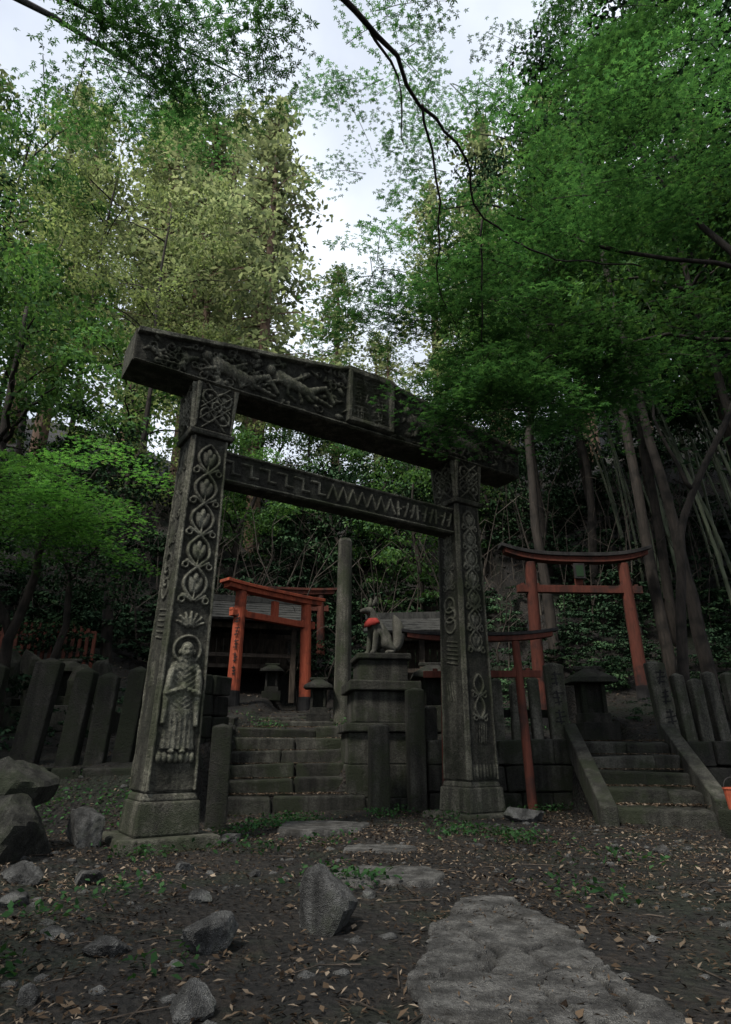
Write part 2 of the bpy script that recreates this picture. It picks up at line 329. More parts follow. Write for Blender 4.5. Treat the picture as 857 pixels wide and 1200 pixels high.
def beam_relief(S,Zz,T):
    z=Zz; H=np.zeros_like(S)
    R=random.Random(3)
    for ox,oz in((.15,4.38),(.85,4.47)):
        H=mx(H,cap(S,z,ox-.1,oz+.02,ox+.28,oz-.06,.085,.06,.06),dome(S,z,ox-.22,oz+.07,.055,.062,.065),cap(S,z,ox+.25,oz-.05,ox+.46,oz+.06,.05,.055,.035),cap(S,z,ox+.46,oz+.06,ox+.58,oz-.1,.035,.05,.025),
          cap(S,z,ox-.08,oz-.02,ox-.25,oz-.10,.035,.055,.02),cap(S,z,ox+.05,oz+.02,ox+.2,oz+.12,.035,.05,.02),cap(S,z,ox+.25,oz-.08,ox+.55,oz-.15,.04,.045,.02))
    for ox,oz,f in((2.55,4.5,1),(3.3,4.42,1)):
        H=mx(H,cap(S,z,ox,oz,ox+.3,oz-.03,.08,.06,.06),dome(S,z,ox-.08,oz+.1,.055,.06,.065),cap(S,z,ox+.3,oz,ox+.45,oz-.15,.05,.05,.03),cap(S,z,ox+.1,oz-.05,ox+.05,oz-.2,.03,.045,.025),cap(S,z,ox+.32,oz+.03,ox+.5,oz+.12,.03,.04,.015))
    for k in range(260):
        cx=R.uniform(-.7,4.3); tt=np.interp(cx,*topk); cz=R.uniform(4.2,tt-.07); r=R.uniform(.02,.045)
        q=R.random()
        if q<.3: H=mx(H,ring(S,z,cx,cz,r,.011,.034))
        elif q<.85:
            a=R.uniform(0,6.28); H=mx(H,cap(S,z,cx,cz,cx+math.cos(a)*.12,cz+math.sin(a)*.06,.024,.04,.006))
        else: H=mx(H,dome(S,z,cx,cz,r*1.5,r*.8,.045,R.uniform(-1,1)))
    H=H*(1-.3*np.abs(np.sin(S*55+z*25)))
    t=(S>1.60)&(S<2.24)&(z>4.21)&(z<4.89); H=np.where(t,.028,H)
    fr=((S<1.65)|(S>2.19)|(z<4.26)|(z>4.84))&t; H=np.where(fr,.078,H)
    for gx in(1.79,2.05):
        for gzc in(4.35,4.55,4.75):
            for k in range(4):
                w0=R.uniform(.05,.10); H=mx(H,cap(S,z,gx-w0,gzc-.072+k*.047+R.uniform(-.012,.012),gx+R.uniform(.05,.1),gzc-.066+k*.047,.010,.062))
            for k in range(R.choice((1,2,3))):
                q=gx-.065+R.random()*.13; H=mx(H,cap(S,z,q,gzc-R.uniform(.04,.085),q+R.uniform(-.03,.03),gzc+R.uniform(.04,.085),.010,.062))
    return mx(H,.055*np.clip((z-(T-.055))/.008,0,1)*(~t),.03*np.clip((4.185-z)/.006,0,1))
nS,nZ=760,96
S,Vv=np.meshgrid(np.linspace(-.77,4.41,nS),np.linspace(0,1,nZ)); T=np.interp(S,*topk)-.012; B=4.152+.02*((S-1.8)/2.6)**2
Zz=B+(T-B)*Vv; H=beam_relief(S+fbm(S*8,Zz*8,21)*.015,Zz+fbm(S*8,Zz*8,22)*.01,T)+fbm(S*15,Zz*15,9)*.012; D=.214+.025*Vv+H; D[0,:]-=.03+H[0,:];D[-1,:]-=.03+H[-1,:];D[:,0]=.19;D[:,-1]=.19
i=np.arange(nS*nZ).reshape(nZ,nS); F=np.stack([i[:-1,:-1],i[:-1,1:],i[1:,1:],i[1:,:-1]],-1).reshape(-1,4)
me=quad_mesh('r',np.stack([P0[0]+GD[0]*S+GN[0]*D,P0[1]+GD[1]*S+GN[1]*D,Zz],-1).reshape(-1,3),F); smooth(me)
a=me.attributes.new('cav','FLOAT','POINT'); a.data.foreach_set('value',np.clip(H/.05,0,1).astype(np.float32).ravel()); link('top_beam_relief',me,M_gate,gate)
mb=MB(); c=gp(SPAN/2+.02); mb.box((c[0],c[1],3.35),(SPAN-.28,.20,.34),RZ); mb.obj('lower_beam',M_gate2,gate,bevel=.01)
def nuki(x,z):
    H=mx(.022*np.clip((np.abs(z-3.35)-.135)/.005,0,1))
    for k in range(6):
        q=-1.5+k*.2; H=mx(H,bar(x,z,q,q+.13,3.40,3.43,.022),bar(x,z,q+.1,q+.13,3.27,3.43,.022),bar(x,z,q+.1,q+.2,3.27,3.30,.022))
    for k in range(7):
        q=-.28+k*.13; H=mx(H,cap(x,z,q,3.26,q+.065,3.43,.014,.022),cap(x,z,q+.065,3.43,q+.13,3.26,.014,.022))
    for k in range(9):
        q=.68+k*.095; H=mx(H,cap(x,z,q,3.26,q+(.05 if k%3 else 0),3.43,.016,.022),bar(x,z,q-.03,q+.05,3.33+.03*(k%2),3.36+.03*(k%2),.02))
    return H*1.2
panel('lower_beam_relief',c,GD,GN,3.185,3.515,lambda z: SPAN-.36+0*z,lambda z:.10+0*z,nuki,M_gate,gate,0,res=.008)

# ------------------------------------------------------------ steps
def tread_rows(mb,c0,rot,n,w,dep,rise,z0=0,d0=.46):
    for i in range(n):
        cx=c0[0]-math.sin(rot)*dep*i;cy=c0[1]+math.cos(rot)*dep*i; zt=z0+rise*(i+1); x=-w/2+random.uniform(-.1,.04); zt0=zt
        while x<w/2-.05:
            l=min(random.uniform(.5,1.7),w/2-x+.05); 
            if w/2-(x+l)<.25: l=w/2-x+random.uniform(0,.06)
            ox=x+l/2; d=random.uniform(-.04,.04); hh=max(rise*1.24,.16); zt=zt0+random.uniform(-.022,.01)
            mb.box((cx+math.cos(rot)*ox-math.sin(rot)*(d0/2+d),cy+math.sin(rot)*ox+math.cos(rot)*(d0/2+d),zt-hh/2),(l-.01,d0,hh),rot+random.uniform(-.03,.03),jit=.02,pitch=random.uniform(-.02,.02))
            x+=l
def steps(name,c0,rot,n,w,dep,rise,mat,z0=0):
    e=empty(name); mb=MB(); tread_rows(mb,c0,rot,n,w,dep,rise,z0); mb.obj('treads',mat,e,bevel=.03,seg=3); return e
e=steps('stone_steps',(-.86,8.25),.16,6,1.75,.34,.165,M_st)
mb=MB(); tread_rows(mb,(-1.25,10.62),.16,3,1.45,.7,.10,1.0,.75); mb.obj('upper_treads',M_st,e,bevel=.022)
mb=MB()
for i in range(5): mb.box((-1.86-.05*i,8.3+.42*i,.2+.17*i),(.26,.44,.5),.1,jit=.03)
for i in range(4): mb.box((.08-.04*i,8.75+.45*i,.3+.17*i),(.2,.46,.5),.12,jit=.03)
mb.obj('side_kerbs',M_dark,e,bevel=.02)
e=steps('stone_steps',(2.86,6.75),-.2,5,1.0,.37,.155,M_st)
mb=MB()
def slab(mb,a,b,w,h):
    a=Vector(a);b=Vector(b);d=b-a;side=Vector((d.y,-d.x,0)).normalized(); mb.sweep([a-Vector((0,0,h)),b-Vector((0,0,h))],w,[h,h],side)
slab(mb,(2.30,6.55,.18),(2.62,8.55,1.0),.16,.32); slab(mb,(3.50,6.75,.22),(3.86,8.55,1.0),.16,.32)
mb.obj('ramp_kerbs',M_st,e,bevel=.015)

# ------------------------------------------------------------ walls of block stone
def blockwall(name,a,b,z0,z1,th,rows,mat):
    a=Vector(a);b=Vector(b);L=(b-a).length;rz=math.atan2(b.y-a.y,b.x-a.x); mb=MB(); h=(z1-z0)/rows
    for r in range(rows):
        x=0
        while x<L-.02:
            l=min(random.uniform(.25,.6),L-x)
            if L-x-l<.15:l=L-x
            p=a+(b-a)*((x+l/2)/L); o=random.uniform(-.02,.02)
            mb.box((p.x-math.sin(rz)*o,p.y+math.cos(rz)*o,z0+h*(r+.5)),(l-.014,th,h-.012),rz+random.uniform(-.01,.01),jit=.014); x+=l
    o=mb.obj(name,mat,None,bevel=.02); return o
blockwall('stone_retaining_wall',(.75,8.42),(2.6,8.50),-.1,.80,.28,3,M_st)
blockwall('stone_retaining_wall',(3.75,8.38),(9.0,8.8),-.1,.78,.25,3,M_dark)
blockwall('stone_retaining_wall',(-5.2,6.75),(-1.95,6.95),-.1,.52,.3,2,M_dark)
blockwall('stone_retaining_wall',(-2.35,8.25),(-1.98,8.9),.3,1.6,.4,5,M_dark)

# ------------------------------------------------------------ fences of stone posts
def glyphs(mb,c,rz,w,z0,z1,n,R,lean=0):
    h=(z1-z0)/n
    for k in range(n):
        zc=z1-h*(k+.5)
        for j in range(3):
            zz=zc+(j-1)*h*.24; ox=lean*(zz-c[2])
            mb.box((c[0]+math.cos(rz)*(ox+R.uniform(-.1,.1)*w),c[1]+math.sin(rz)*ox,zz),(w*R.uniform(.35,.6),.006,h*.07),rz+0,pitch=R.uniform(-.25,.05))
        mb.box((c[0]+math.cos(rz)*lean*(zc-c[2]),c[1]+math.sin(rz)*lean*(zc-c[2]),zc),(w*.09,.007,h*.75),rz,pitch=R.uniform(-.2,.3))
f=empty('stone_post_fence'); mb=MB(); mi=MB(); R=random.Random(4)
for x,y,w,h,ln in((-3.62,7.15,.27,1.15,.22),(-3.18,7.2,.2,1.05,.16),(-2.9,7.25,.2,1.0,.10),(-2.62,7.3,.2,1.05,.14),(-2.3,7.3,.2,1.2,.03),(-4.1,7.1,.2,1.1,.1),(-4.5,7.1,.2,1.1,.05)):
    z=gz(x,y); mb.prism((x,y,z+h/2-.1),(w,.17,h),random.uniform(-.1,.2),.06,lean=(ln/2,random.uniform(-.04,.04)))
mb.obj('posts',M_dark,f,bevel=.016)
f=empty('stone_post_fence'); mb=MB()
for x,y,w,h,ln in((2.50,8.58,.24,1.05,-.02),(3.93,8.62,.24,1.08,-.14),(4.2,8.66,.15,.92,-.12),(4.42,8.68,.15,.86,-.08),(4.66,8.7,.15,.95,-.16),(4.9,8.74,.15,.95,-.06),(5.15,8.76,.15,.88,-.1),(5.4,8.78,.15,.95,-.06),
    (1.72,8.6,.13,.85,0),(1.95,8.6,.13,.80,.04),(2.22,8.6,.13,.87,-.03)):
    mb.prism((x,y,.68+h/2),(w,.13,h),.03,.04,lean=(ln/2,0))
    if w>.2: glyphs(mi,(x,y-.069,.68+h/2),.03,w,.95,.68+h-.06,3,R,ln)
mb.obj('posts',M_post,f,bevel=.014); 
mi.obj('inscriptions',M_ink,f)
mb=MB(); mb.box((1.95,8.7,1.12),(1.1,.08,.1),.02); mb.box((4.75,8.82,1.1),(1.7,.08,.1),.05); mb.obj('rails',M_dark,f,bevel=.01)
for x,y,w,h in((-1.44,6.72,.2,1.0),(.16,8.15,.23,1.02),(.62,8.3,.21,1.45),(.83,8.5,.15,1.25)):
    mb=MB(); mb.prism((x,y,gz(x,y)+h/2-.06),(w,w*.9,h),.2,.03); o=mb.obj('stone_bollard',M_st if x>-1 else M_dark,None,bevel=.018)
mb=MB(); z=gz(-.39,11)
mb.tube([(-.39,11,z-.2),(-.39,11,z+.3),(-.38,11,3.0),(-.37,11,4.22),(-.37,11,4.28)],[.155,.15,.135,.13,.10],16); mb.obj('stone_column',M_post,None,sm=False)

# ------------------------------------------------------------ fox statue on pedestal
fx=empty('fox_statue'); mb=MB(); px,py=.2,9.0; ra=.15
for z0,z1,w in((-.1,.12,1.12),(.12,.5,.98),(.505,.88,.96),(.885,1.0,1.06),(1.0,1.4,.82),(1.4,1.53,.96),(1.53,1.82,.66),(1.82,1.9,.74)):
    mb.box((px,py,(z0+z1)/2),(w,w,z1-z0),ra,jit=.006)
mb.obj('pedestal',M_st,fx,bevel=.018)
def skin(name,joints,edges,mat,parent,root=0,sub=2,M=Matrix()):
    me=bpy.data.meshes.new(name); me.from_pydata([tuple(M@Vector(j[:3])) for j in joints],edges,[]); me.update()
    o=link(name,me,mat,parent); bpy.context.view_layer.objects.active=o
    md=o.modifiers.new('s','SKIN'); 
    for i,j in enumerate(joints):
        o.data.skin_vertices[0].data[i].radius=(j[3],j[3]); o.data.skin_vertices[0].data[i].use_root=(i==root)
    o.modifiers.new('u','SUBSURF').levels=sub; o.modifiers['u'].render_levels=sub; md.use_smooth_shade=True
    return o
Mf=Matrix.Translation((px+.02,py-.02,1.9))@Matrix.Rotation(math.radians(212),4,'Z')@Matrix.Scale(1.12,4)
J=[(-.12,0,.13,.14),(-.02,0,.24,.13),(.08,0,.36,.115),(.125,0,.47,.078),(.16,0,.565,.08),(.235,0,.55,.050),(.31,0,.532,.026)]
Ed=[(0,1),(1,2),(2,3),(3,4),(4,5),(5,6)]
for s in(-1,1):
    b=len(J); J+=[(.11,s*.07,.30,.055),(.13,s*.07,.16,.042),(.15,s*.07,.03,.038),(.205,s*.07,.022,.03)]; Ed+=[(2,b),(b,b+1),(b+1,b+2),(b+2,b+3)]
    b=len(J); J+=[(.0,s*.12,.15,.085),(-.11,s*.13,.05,.05),(.03,s*.135,.025,.035)]; Ed+=[(0,b),(b,b+1),(b+1,b+2)]
M_fox=stone('fox_stone',(.06,.059,.05),(.14,.135,.115),mossamt=.5,bump=.5,sc=6)
skin('body',J,Ed,M_fox,fx,0,2,Mf)
skin('tail',[(-.2,0,.08,.05),(-.27,0,.2,.09),(-.28,0,.34,.10),(-.24,0,.46,.07),(-.2,0,.54,.015)],[(0,1),(1,2),(2,3),(3,4)],M_fox,fx,0,2,Mf)
mb=MB()
for s in(-1,1):
    a=Mf@Vector((.13,s*.05,.61)); b=Mf@Vector((.11,s*.065,.74)); mb.tube([a,(a+b)/2,b],[.038,.03,.004],6)
mb.obj('ears',M_fox,fx,sm=True)
mb=MB()
for k in range(13):
    a=-1.6+3.2*k/12; top=Mf@Vector((.115+.085*math.cos(a),.09*math.sin(a),.455)); mid=Mf@Vector((.105+.12*math.cos(a),.12*math.sin(a),.41)); lo=Mf@Vector((.10+.135*math.cos(a),.13*math.sin(a),.39-.05*math.cos(a)+.008*math.sin(k*3))); mb.V+=[tuple(top),tuple(mid),tuple(lo)]
for k in range(12):
    b=k*3; mb.F+=[(b,b+3,b+4,b+1),(b+1,b+4,b+5,b+2)]
o=mb.obj('bib',M_bib,fx,sm=True); m=o.modifiers.new('t','SOLIDIFY'); m.thickness=.01

# ------------------------------------------------------------ wooden torii
def torii(name,A,B,H,r,mat,over=.35,curve=.08,tablet=False,cuff=True,beamh=.11,capmat=None):
    e=empty(name); A=Vector((A[0],A[1],gz(*A)-.05));B=Vector((B[0],B[1],gz(*B)-.05)); d=(B-A);d.z=0;L=d.length;d.normalize();side=Vector((-d.y,d.x,0)); zt=max(A.z,B.z)+H
    mb=MB()
    for p,s in((A,1),(B,-1)): mb.tube([p,(p.x+d.x*s*.02,p.y+d.y*s*.02,p.z+H*.5),(p.x+d.x*s*.045,p.y+d.y*s*.045,zt)],[r*1.1,r,r*.92],16)
    o=mb.obj('pillars',mat,e,sm=False)
    c=(A+B)/2
    mb=MB(); rz=math.atan2(d.y,d.x)
    mb.box((c.x,c.y,zt-.2*H),(L+over*1.1,r*1.1,beamh*1.1),rz)
    mb.box((c.x,c.y,zt-.1*H),(r*1.2,r*.8,.2*H-beamh*1.1),rz)
    W=L/2+over; ts=np.linspace(-1,1,17)
    mb.sweep([(c.x+d.x*W*t,c.y+d.y*W*t,zt+curve*abs(t)**3) for t in ts],r*1.9,[beamh*.85]*17,side)
    for p in(A,B):
        for s in(-1,1): mb.box((p.x+d.x*s*(r+.03),p.y+d.y*s*(r+.03),zt-.2*H+beamh*.62),(.06,r*.9,.05),rz)
    mb.obj('beams',mat,e,bevel=.006)
    mb=MB(); W=W+.07; mb.sweep([(c.x+d.x*W*t,c.y+d.y*W*t,zt+beamh*.85+.002+curve*abs(t)**3) for t in ts],r*2.6,[beamh*.55]*17,side)
    mb.obj('cap_beam',capmat or mat,e,bevel=.006)
    if cuff:
        mb=MB()
        for p in(A,B): mb.tube([p,(p.x,p.y,p.z+.3)],[r*1.22,r*1.16],16)
        mb.obj('base_cuffs',M_black,e)
    if tablet:
        mb=MB(); q=c-side*(r*.8) if side.y>0 else c+side*(r*.8); mb.box((q.x,q.y,zt-.07*H),(.2,.05,.28),rz); mb.obj('tablet',M_black,e,bevel=.008)
        mb=MB(); q2=q-side*.028; mb.box((q2.x,q2.y,zt-.07*H),(.13,.006,.2),rz); mb.obj('tablet_face',M_shrub,e)
    return e
e=torii('red_torii',(-2.42,11.9),(-1.22,13.2),2.15,.115,M_red,over=.3,curve=.03)
mi=MB(); glyphs(mi,(-2.40,11.782,2.6),.0,.16,1.9,3.1,5,R); mi.obj('inscription',M_ink,e)
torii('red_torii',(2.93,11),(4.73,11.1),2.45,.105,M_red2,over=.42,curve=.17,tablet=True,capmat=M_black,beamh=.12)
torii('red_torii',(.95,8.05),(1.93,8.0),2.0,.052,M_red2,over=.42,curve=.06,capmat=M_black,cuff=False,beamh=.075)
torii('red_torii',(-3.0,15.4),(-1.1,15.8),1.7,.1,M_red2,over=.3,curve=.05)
# ------------------------------------------------------------ small shrines
def shrine(name,c,w,d,h,rf,rz,z0=None):
    e=empty(name); z0=gz(c[0],c[1]) if z0 is None else z0; mb=MB(); ca,sa=math.cos(rz),math.sin(rz)
    P=lambda x,y:(c[0]+ca*x-sa*y,c[1]+sa*x+ca*y)
    for x in(-w/2,0,w/2):
        for y in(-d/2,d/2): q=P(x,y); mb.box((q[0],q[1],z0+h/2-.2),(.11,.11,h+.4),rz)
    for y in(-d/2,d/2): q=P(0,y); mb.box((q[0],q[1],z0+h-.06),(w+.3,.09,.12),rz); mb.box((q[0],q[1]+.003,z0+h*.45),(w,.06,.08),rz)
    mb.obj('frame',M_wood,e,bevel=.008)
    mb=MB(); nb=int(w/.16)
    for k in range(nb):
        q=P(-w/2+(k+.5)*w/nb,d/2-.09); mb.box((q[0],q[1],z0+h/2-.05),(w/nb-.01,.03,h-.15),rz)
    q=P(0,0); mb.box((q[0],q[1],z0+.35),(w-.1,d-.2,.08),rz); mb.obj('walls',M_wood,e)
    mb=MB(); o=.35; rise=rf
    n=7
    for s in(-1,1):
        for k in range(n):
            t0=k/n;y=s*(d/2+o)*(1-t0-.5/n); zz=z0+h+rise*(t0+.4/n)+.02*(1-t0)
            q=P(0,y); 
            b=len(mb.V); mb.box((0,0,0),(w+2*o,(d/2+o)/n*1.25,.055),0)
            sl=-s*math.atan2(rise,d/2+o); Mx=Matrix.Translation((q[0],q[1],zz))@Matrix.Rotation(rz,4,'Z')@Matrix.Rotation(sl*.85,4,'X')
            for i in range(b,len(mb.V)): mb.V[i]=tuple(Mx@Vector(mb.V[i]))
    q=P(0,0); mb.box((q[0],q[1],z0+h+rise+.05),(w+2*o+.1,.2,.14),rz)
    mb.obj('roof',M_roof,e,bevel=.006); return e
shrine('wooden_shrine',(-2.9,14.2),2.4,1.4,1.25,.6,.25)
shrine('wooden_shrine',(1.2,13.5),1.6,1.2,1.3,.45,-.1)
def hokora(x,y,s=1,z=None):
    e=empty('stone_hokora'); z=gz(x,y) if z is None else z; mb=MB()
    mb.box((x,y,z+.12*s),(.62*s,.55*s,.3*s),.1,jit=.01); mb.box((x,y,z+.34*s),(.46*s,.4*s,.16*s),.1)
    for dx in(-.17,.17): mb.box((x+dx*s,y-.14*s,z+.66*s),(.07*s,.07*s,.48*s),.0)
    mb.box((x,y+.08*s,z+.66*s),(.42*s,.22*s,.48*s),.0)
    mb.obj('body',M_dark,e,bevel=.01)
    mb=MB(); mb.box((x,y,z+.96*s),(.8*s,.66*s,.1*s),.0,taper=.9); mb.box((x,y,z+1.08*s),(.68*s,.5*s,.14*s),.0,taper=.35); mb.box((x,y,z+1.17*s),(.5*s,.09*s,.07*s),0); mb.obj('roof',M_dark,e,bevel=.015)
hokora(3.3,9.6,.85); hokora(-.78,10.9,.62); hokora(1.0,9.7,.8); hokora(-1.9,13.2,.6); hokora(-4.4,9.6,.7)

# ------------------------------------------------------------ rocks
def rock(name,c,size,seed,rz=0,mat=M_rock,sub=4,cuts=14,parent=None):
    r=np.random.default_rng(seed); bm=bmesh.new(); bmesh.ops.create_icosphere(bm,subdivisions=sub,radius=1)
    V=np.array([v.co[:] for v in bm.verts]); V/=np.linalg.norm(V,axis=1)[:,None]
    Nn=r.normal(size=(cuts,3)); Nn/=np.linalg.norm(Nn,axis=1)[:,None]; dd=r.uniform(.5,.9,cuts)
    q=V@Nn.T; rad=np.min(np.where(q>.05,dd/np.maximum(q,.05),9),axis=1); rad=np.minimum(rad,1.25)
    rad*=1+.05*np.sin(V[:,0]*9+seed)*np.sin(V[:,1]*11)*np.sin(V[:,2]*8)+.05*fbm(V[:,0]*4+V[:,2]*3,V[:,1]*4-V[:,2]*2,seed)
    V=V*rad[:,None]*np.array(size)/2
    for v,p in zip(bm.verts,V): v.co=p
    me=bpy.data.meshes.new(name); bm.to_mesh(me); bm.free(); o=link(name,me,mat,parent); o.location=c; o.rotation_euler=(0,0,rz); 
    return o
for i,(x,y,w,d,h,s,up) in enumerate([(-.17,3.12,.24,.22,.29,11,.2),(-.60,2.9,.22,.16,.13,12,.3),(-.53,2.28,.13,.11,.10,13,.3),(-.99,2.85,.14,.12,.09,14,.3),(-1.05,2.38,.07,.06,.05,15,.3),
   (-2.38,4.75,.7,.55,.5,16,.3),(-2.62,5.0,.5,.5,.44,17,.92),(-2.12,5.35,.34,.34,.32,18,.4),(-1.62,4.25,.24,.18,.12,19,.2),(-1.9,4.0,.2,.16,.12,20,.2),
   (1.62,6.95,.34,.28,.2,23,.3),(-.35,2.05,.07,.06,.04,24,.3),(.02,3.6,.08,.07,.05,25,.3),(-1.3,3.1,.12,.10,.07,26,.2),(2.1,5.0,.12,.1,.07,28,.3),(-3.0,5.6,.5,.5,.4,29,.3),(-1.15,5.9,.18,.14,.1,30,.3),(-.8,2.1,.06,.05,.04,33,.3),
   (-1.5,2.9,.1,.09,.07,34,.3),(-1.75,3.6,.16,.12,.1,35,.3),(-.85,3.7,.1,.1,.06,36,.3),(-1.2,4.7,.14,.1,.08,37,.3),(-.7,4.5,.09,.08,.06,38,.3)]):
    rock('rock',(x,y,gz(x,y)+h*(up-.08)),(w*1.2,d*1.2,h*1.25),s,rz=i,mat=M_rock if i not in(5,6,15) else M_st)
pb=empty('pebbles')
bm=bmesh.new(); bmesh.ops.create_icosphere(bm,subdivisions=2,radius=1); bv=np.array([v.co[:] for v in bm.verts]); bf=np.array([[v.index for v in f.verts] for f in bm.faces]); bm.free()
n=900; xx=rng.uniform(-3,3,n); yy=1.4+5.5*rng.random(n)**.8; ss_=.005+.024*rng.random(n)**3; zz=G(xx,yy)
AV=[];AF=[]
for k in range(n):
    v=bv*(1+.25*np.sin(bv[:,[1,2,0]]*4+k))*ss_[k]*np.array([1.3,1,.7]); AV.append(v+[xx[k],yy[k],zz[k]]); AF.append(bf+k*len(bv))
me=quad_mesh('pebbles',np.concatenate(AV),np.concatenate(AF)); link('stones',me,M_rock,pb)
def flat(name,poly_c,rx,ry,z,seed,mat=M_path,cells=6,shape=None,res=.012,cw=.014):
    gx=np.arange(-rx,rx,res);gy=np.arange(-ry,ry,res);U,W=np.meshgrid(gx,gy); r=np.random.default_rng(seed)
    pts=np.stack([r.uniform(-rx,rx,cells),r.uniform(-ry,ry,cells)],1); dw=fbm(U*6,W*6,seed)*.14+fbm(U*25,W*25,seed+2)*.03
    D=np.sqrt((U[...,None]+dw[...,None]-pts[:,0])**2+(W[...,None]-dw[...,None]-pts[:,1])**2); Ds=np.sort(D,axis=-1); e=Ds[...,1]-Ds[...,0] if cells>1 else np.full_like(U,1.)
    lvl=r.uniform(-.004,.004,max(cells,1))[np.argmin(D,axis=-1)]; 
    crack=np.clip(e/cw,0,1)
    rr=np.maximum(np.abs(U/rx),np.abs(W/ry))*.6+np.hypot(U/rx,W/ry)*.4+fbm(U*5+3,W*5,seed+4)*.35
    inside=shape(U+poly_c[0],W+poly_c[1],seed) if shape is not None else np.clip((.86-rr)/.05,0,1)
    gxx=G(U+poly_c[0],W+poly_c[1]); H=crack*inside
    top=z+lvl+fbm(U*3,W*3,seed+9)*.006+fbm(U*20,W*20,seed+6)*.004; bot=gxx-.05
    Zs=bot+(top-bot)*np.clip(inside,0,1)-(1-crack)*.02
    i=np.arange(U.size).reshape(U.shape); F=np.stack([i[:-1,:-1],i[:-1,1:],i[1:,1:],i[1:,:-1]],-1).reshape(-1,4)
    me=quad_mesh(name,np.stack([U+poly_c[0],W+poly_c[1],Zs],-1).reshape(-1,3),F); smooth(me)
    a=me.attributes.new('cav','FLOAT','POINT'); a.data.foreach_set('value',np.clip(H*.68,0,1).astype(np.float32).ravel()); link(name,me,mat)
flat('stepping_stone',(.12,4.1),.38,.3,.03,3,cells=1); flat('stepping_stone',(-.38,6.5),.5,.5,.03,5,cells=3); flat('stepping_stone',(.1,5.2),.34,.22,.015,8,cells=1)
def pshape(x,y,seed):
    l=np.interp(y,[0,1.9,2.5,2.75,3.1,3.5,3.6],[.0,.16,.12,.2,.3,.42,.6]); r=np.interp(y,[0,1.9,2.6,3.1,3.5,3.6],[.95,.86,.84,.80,.74,.6]); n=fbm(x*6,y*6,31)*.15+fbm(x*20,y*20,32)*.05
    return np.clip((np.minimum(x-l,r-x)+n)/.02,0,1)
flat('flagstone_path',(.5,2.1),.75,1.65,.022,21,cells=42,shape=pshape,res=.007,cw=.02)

# ------------------------------------------------------------ foliage tools
def tmpl_rhomb(w=.24):
    return np.array([(0,-.5,0),(w,-.02,.06),(0,.5,-.04),(-w,-.02,.06)]),np.array([[0,1,2,3]])
def tmpl_maple():
    V=[(0,0,0)];F=[]
    for a,l in((-118,.34),(-60,.5),(0,.6),(60,.5),(118,.34)):
        b=len(V)
        for da,rr,w in((-21,.5,.02),(0,1,-.07),(21,.5,.02)):
            t=math.radians(a+da); V.append((math.sin(t)*l*rr,math.cos(t)*l*rr,w))
        F.append([0,b,b+1,b+2])
    return np.array(V),np.array(F)
TR=tmpl_rhomb(.27); TN=tmpl_rhomb(.13); TM=tmpl_maple()
def leaves_mesh(name,C,N,S,T,r=rng):
    C=np.asarray(C);N=np.asarray(N);N=N/np.linalg.norm(N,axis=1)[:,None]; R=r.normal(size=N.shape); A=np.cross(N,R);A/=np.linalg.norm(A,axis=1)[:,None];B=np.cross(N,A)
    tv,tf=T; V=C[:,None]+S[:,None,None]*(A[:,None]*tv[None,:,0,None]+B[:,None]*tv[None,:,1,None]+N[:,None]*tv[None,:,2,None])
    F=(np.arange(len(C))[:,None,None]*len(tv)+tf[None]).reshape(-1,4); return quad_mesh(name,V.reshape(-1,3),F)
def spray(c,L,az,r,CC,NN,twigs,dens=1.0):
    d=np.array([math.cos(az),math.sin(az),-.12]); c=np.array(c); droop=r.uniform(.15,.4)
    def pt(t): return c+d*L*t+np.array([0,0,-droop*t*t*L])
    if twigs is not None: twigs.tube([pt(t) for t in(0,.33,.66,1)],[.006,.005,.003,.002],3)
    for k in range(13):
        t=(k+.6)/13; s=1 if k%2 else -1; l=L*(.55*(1-t)+.2)*r.uniform(.7,1.2); a=az+s*r.uniform(.6,1.1); b=pt(t); q=np.array([math.cos(a),math.sin(a),-r.uniform(0,.35)])*l
        n=max(3,int(l*32*dens)); u=r.random(n)[:,None]; P=b+q*u+r.normal(size=(n,3))*[.045,.045,.02]; P[:,2]-=.25*l*(u[:,0]**2)
        CC.append(P); NN.append(np.stack([r.normal(0,.35,n),r.normal(0,.35,n)-.15,np.ones(n)],1))
def maple_foliage(name,vols,mat,parent,seed,size=(.068,.1),twig=True):
    r=np.random.default_rng(seed); CC=[];NN=[];tw=MB()
    for c,rad,n in vols:
        for _ in range(n):
            v=r.normal(size=3); v/=np.linalg.norm(v); v*=r.random()**.4
            p=np.array(c)+v*rad; spray(p,r.uniform(.6,1.15),r.uniform(0,6.28),r,CC,NN,tw)
    C=np.concatenate(CC);N=np.concatenate(NN); link(name,leaves_mesh(name,C,N,r.uniform(size[0],size[1],len(C)),TM,r),mat,parent)
    tw.obj('twigs',M_bark,parent)
def limb(mb,pts,r0,r1,n=8,jit=.04,sub=4,pw=1.0):
    P=[Vector(p) for p in pts]; out=[]
    for i in range(len(P)-1):
        a=P[max(i-1,0)];b=P[i];c=P[i+1];d=P[min(i+2,len(P)-1)]
        for k in range(sub):
            t=k/sub; q=.5*((2*b)+(c-a)*t+(2*a-5*b+4*c-d)*t*t+(-a+3*b-3*c+d)*t**3)
            out.append(q+Vector([random.uniform(-jit,jit) for _ in range(3)]))
    out.append(P[-1]); m=len(out); mb.tube(out,[r1+(r0-r1)*(1-i/(m-1))**pw for i in range(m)],n)
    return out
mt=empty('maple_tree'); mb=MB()
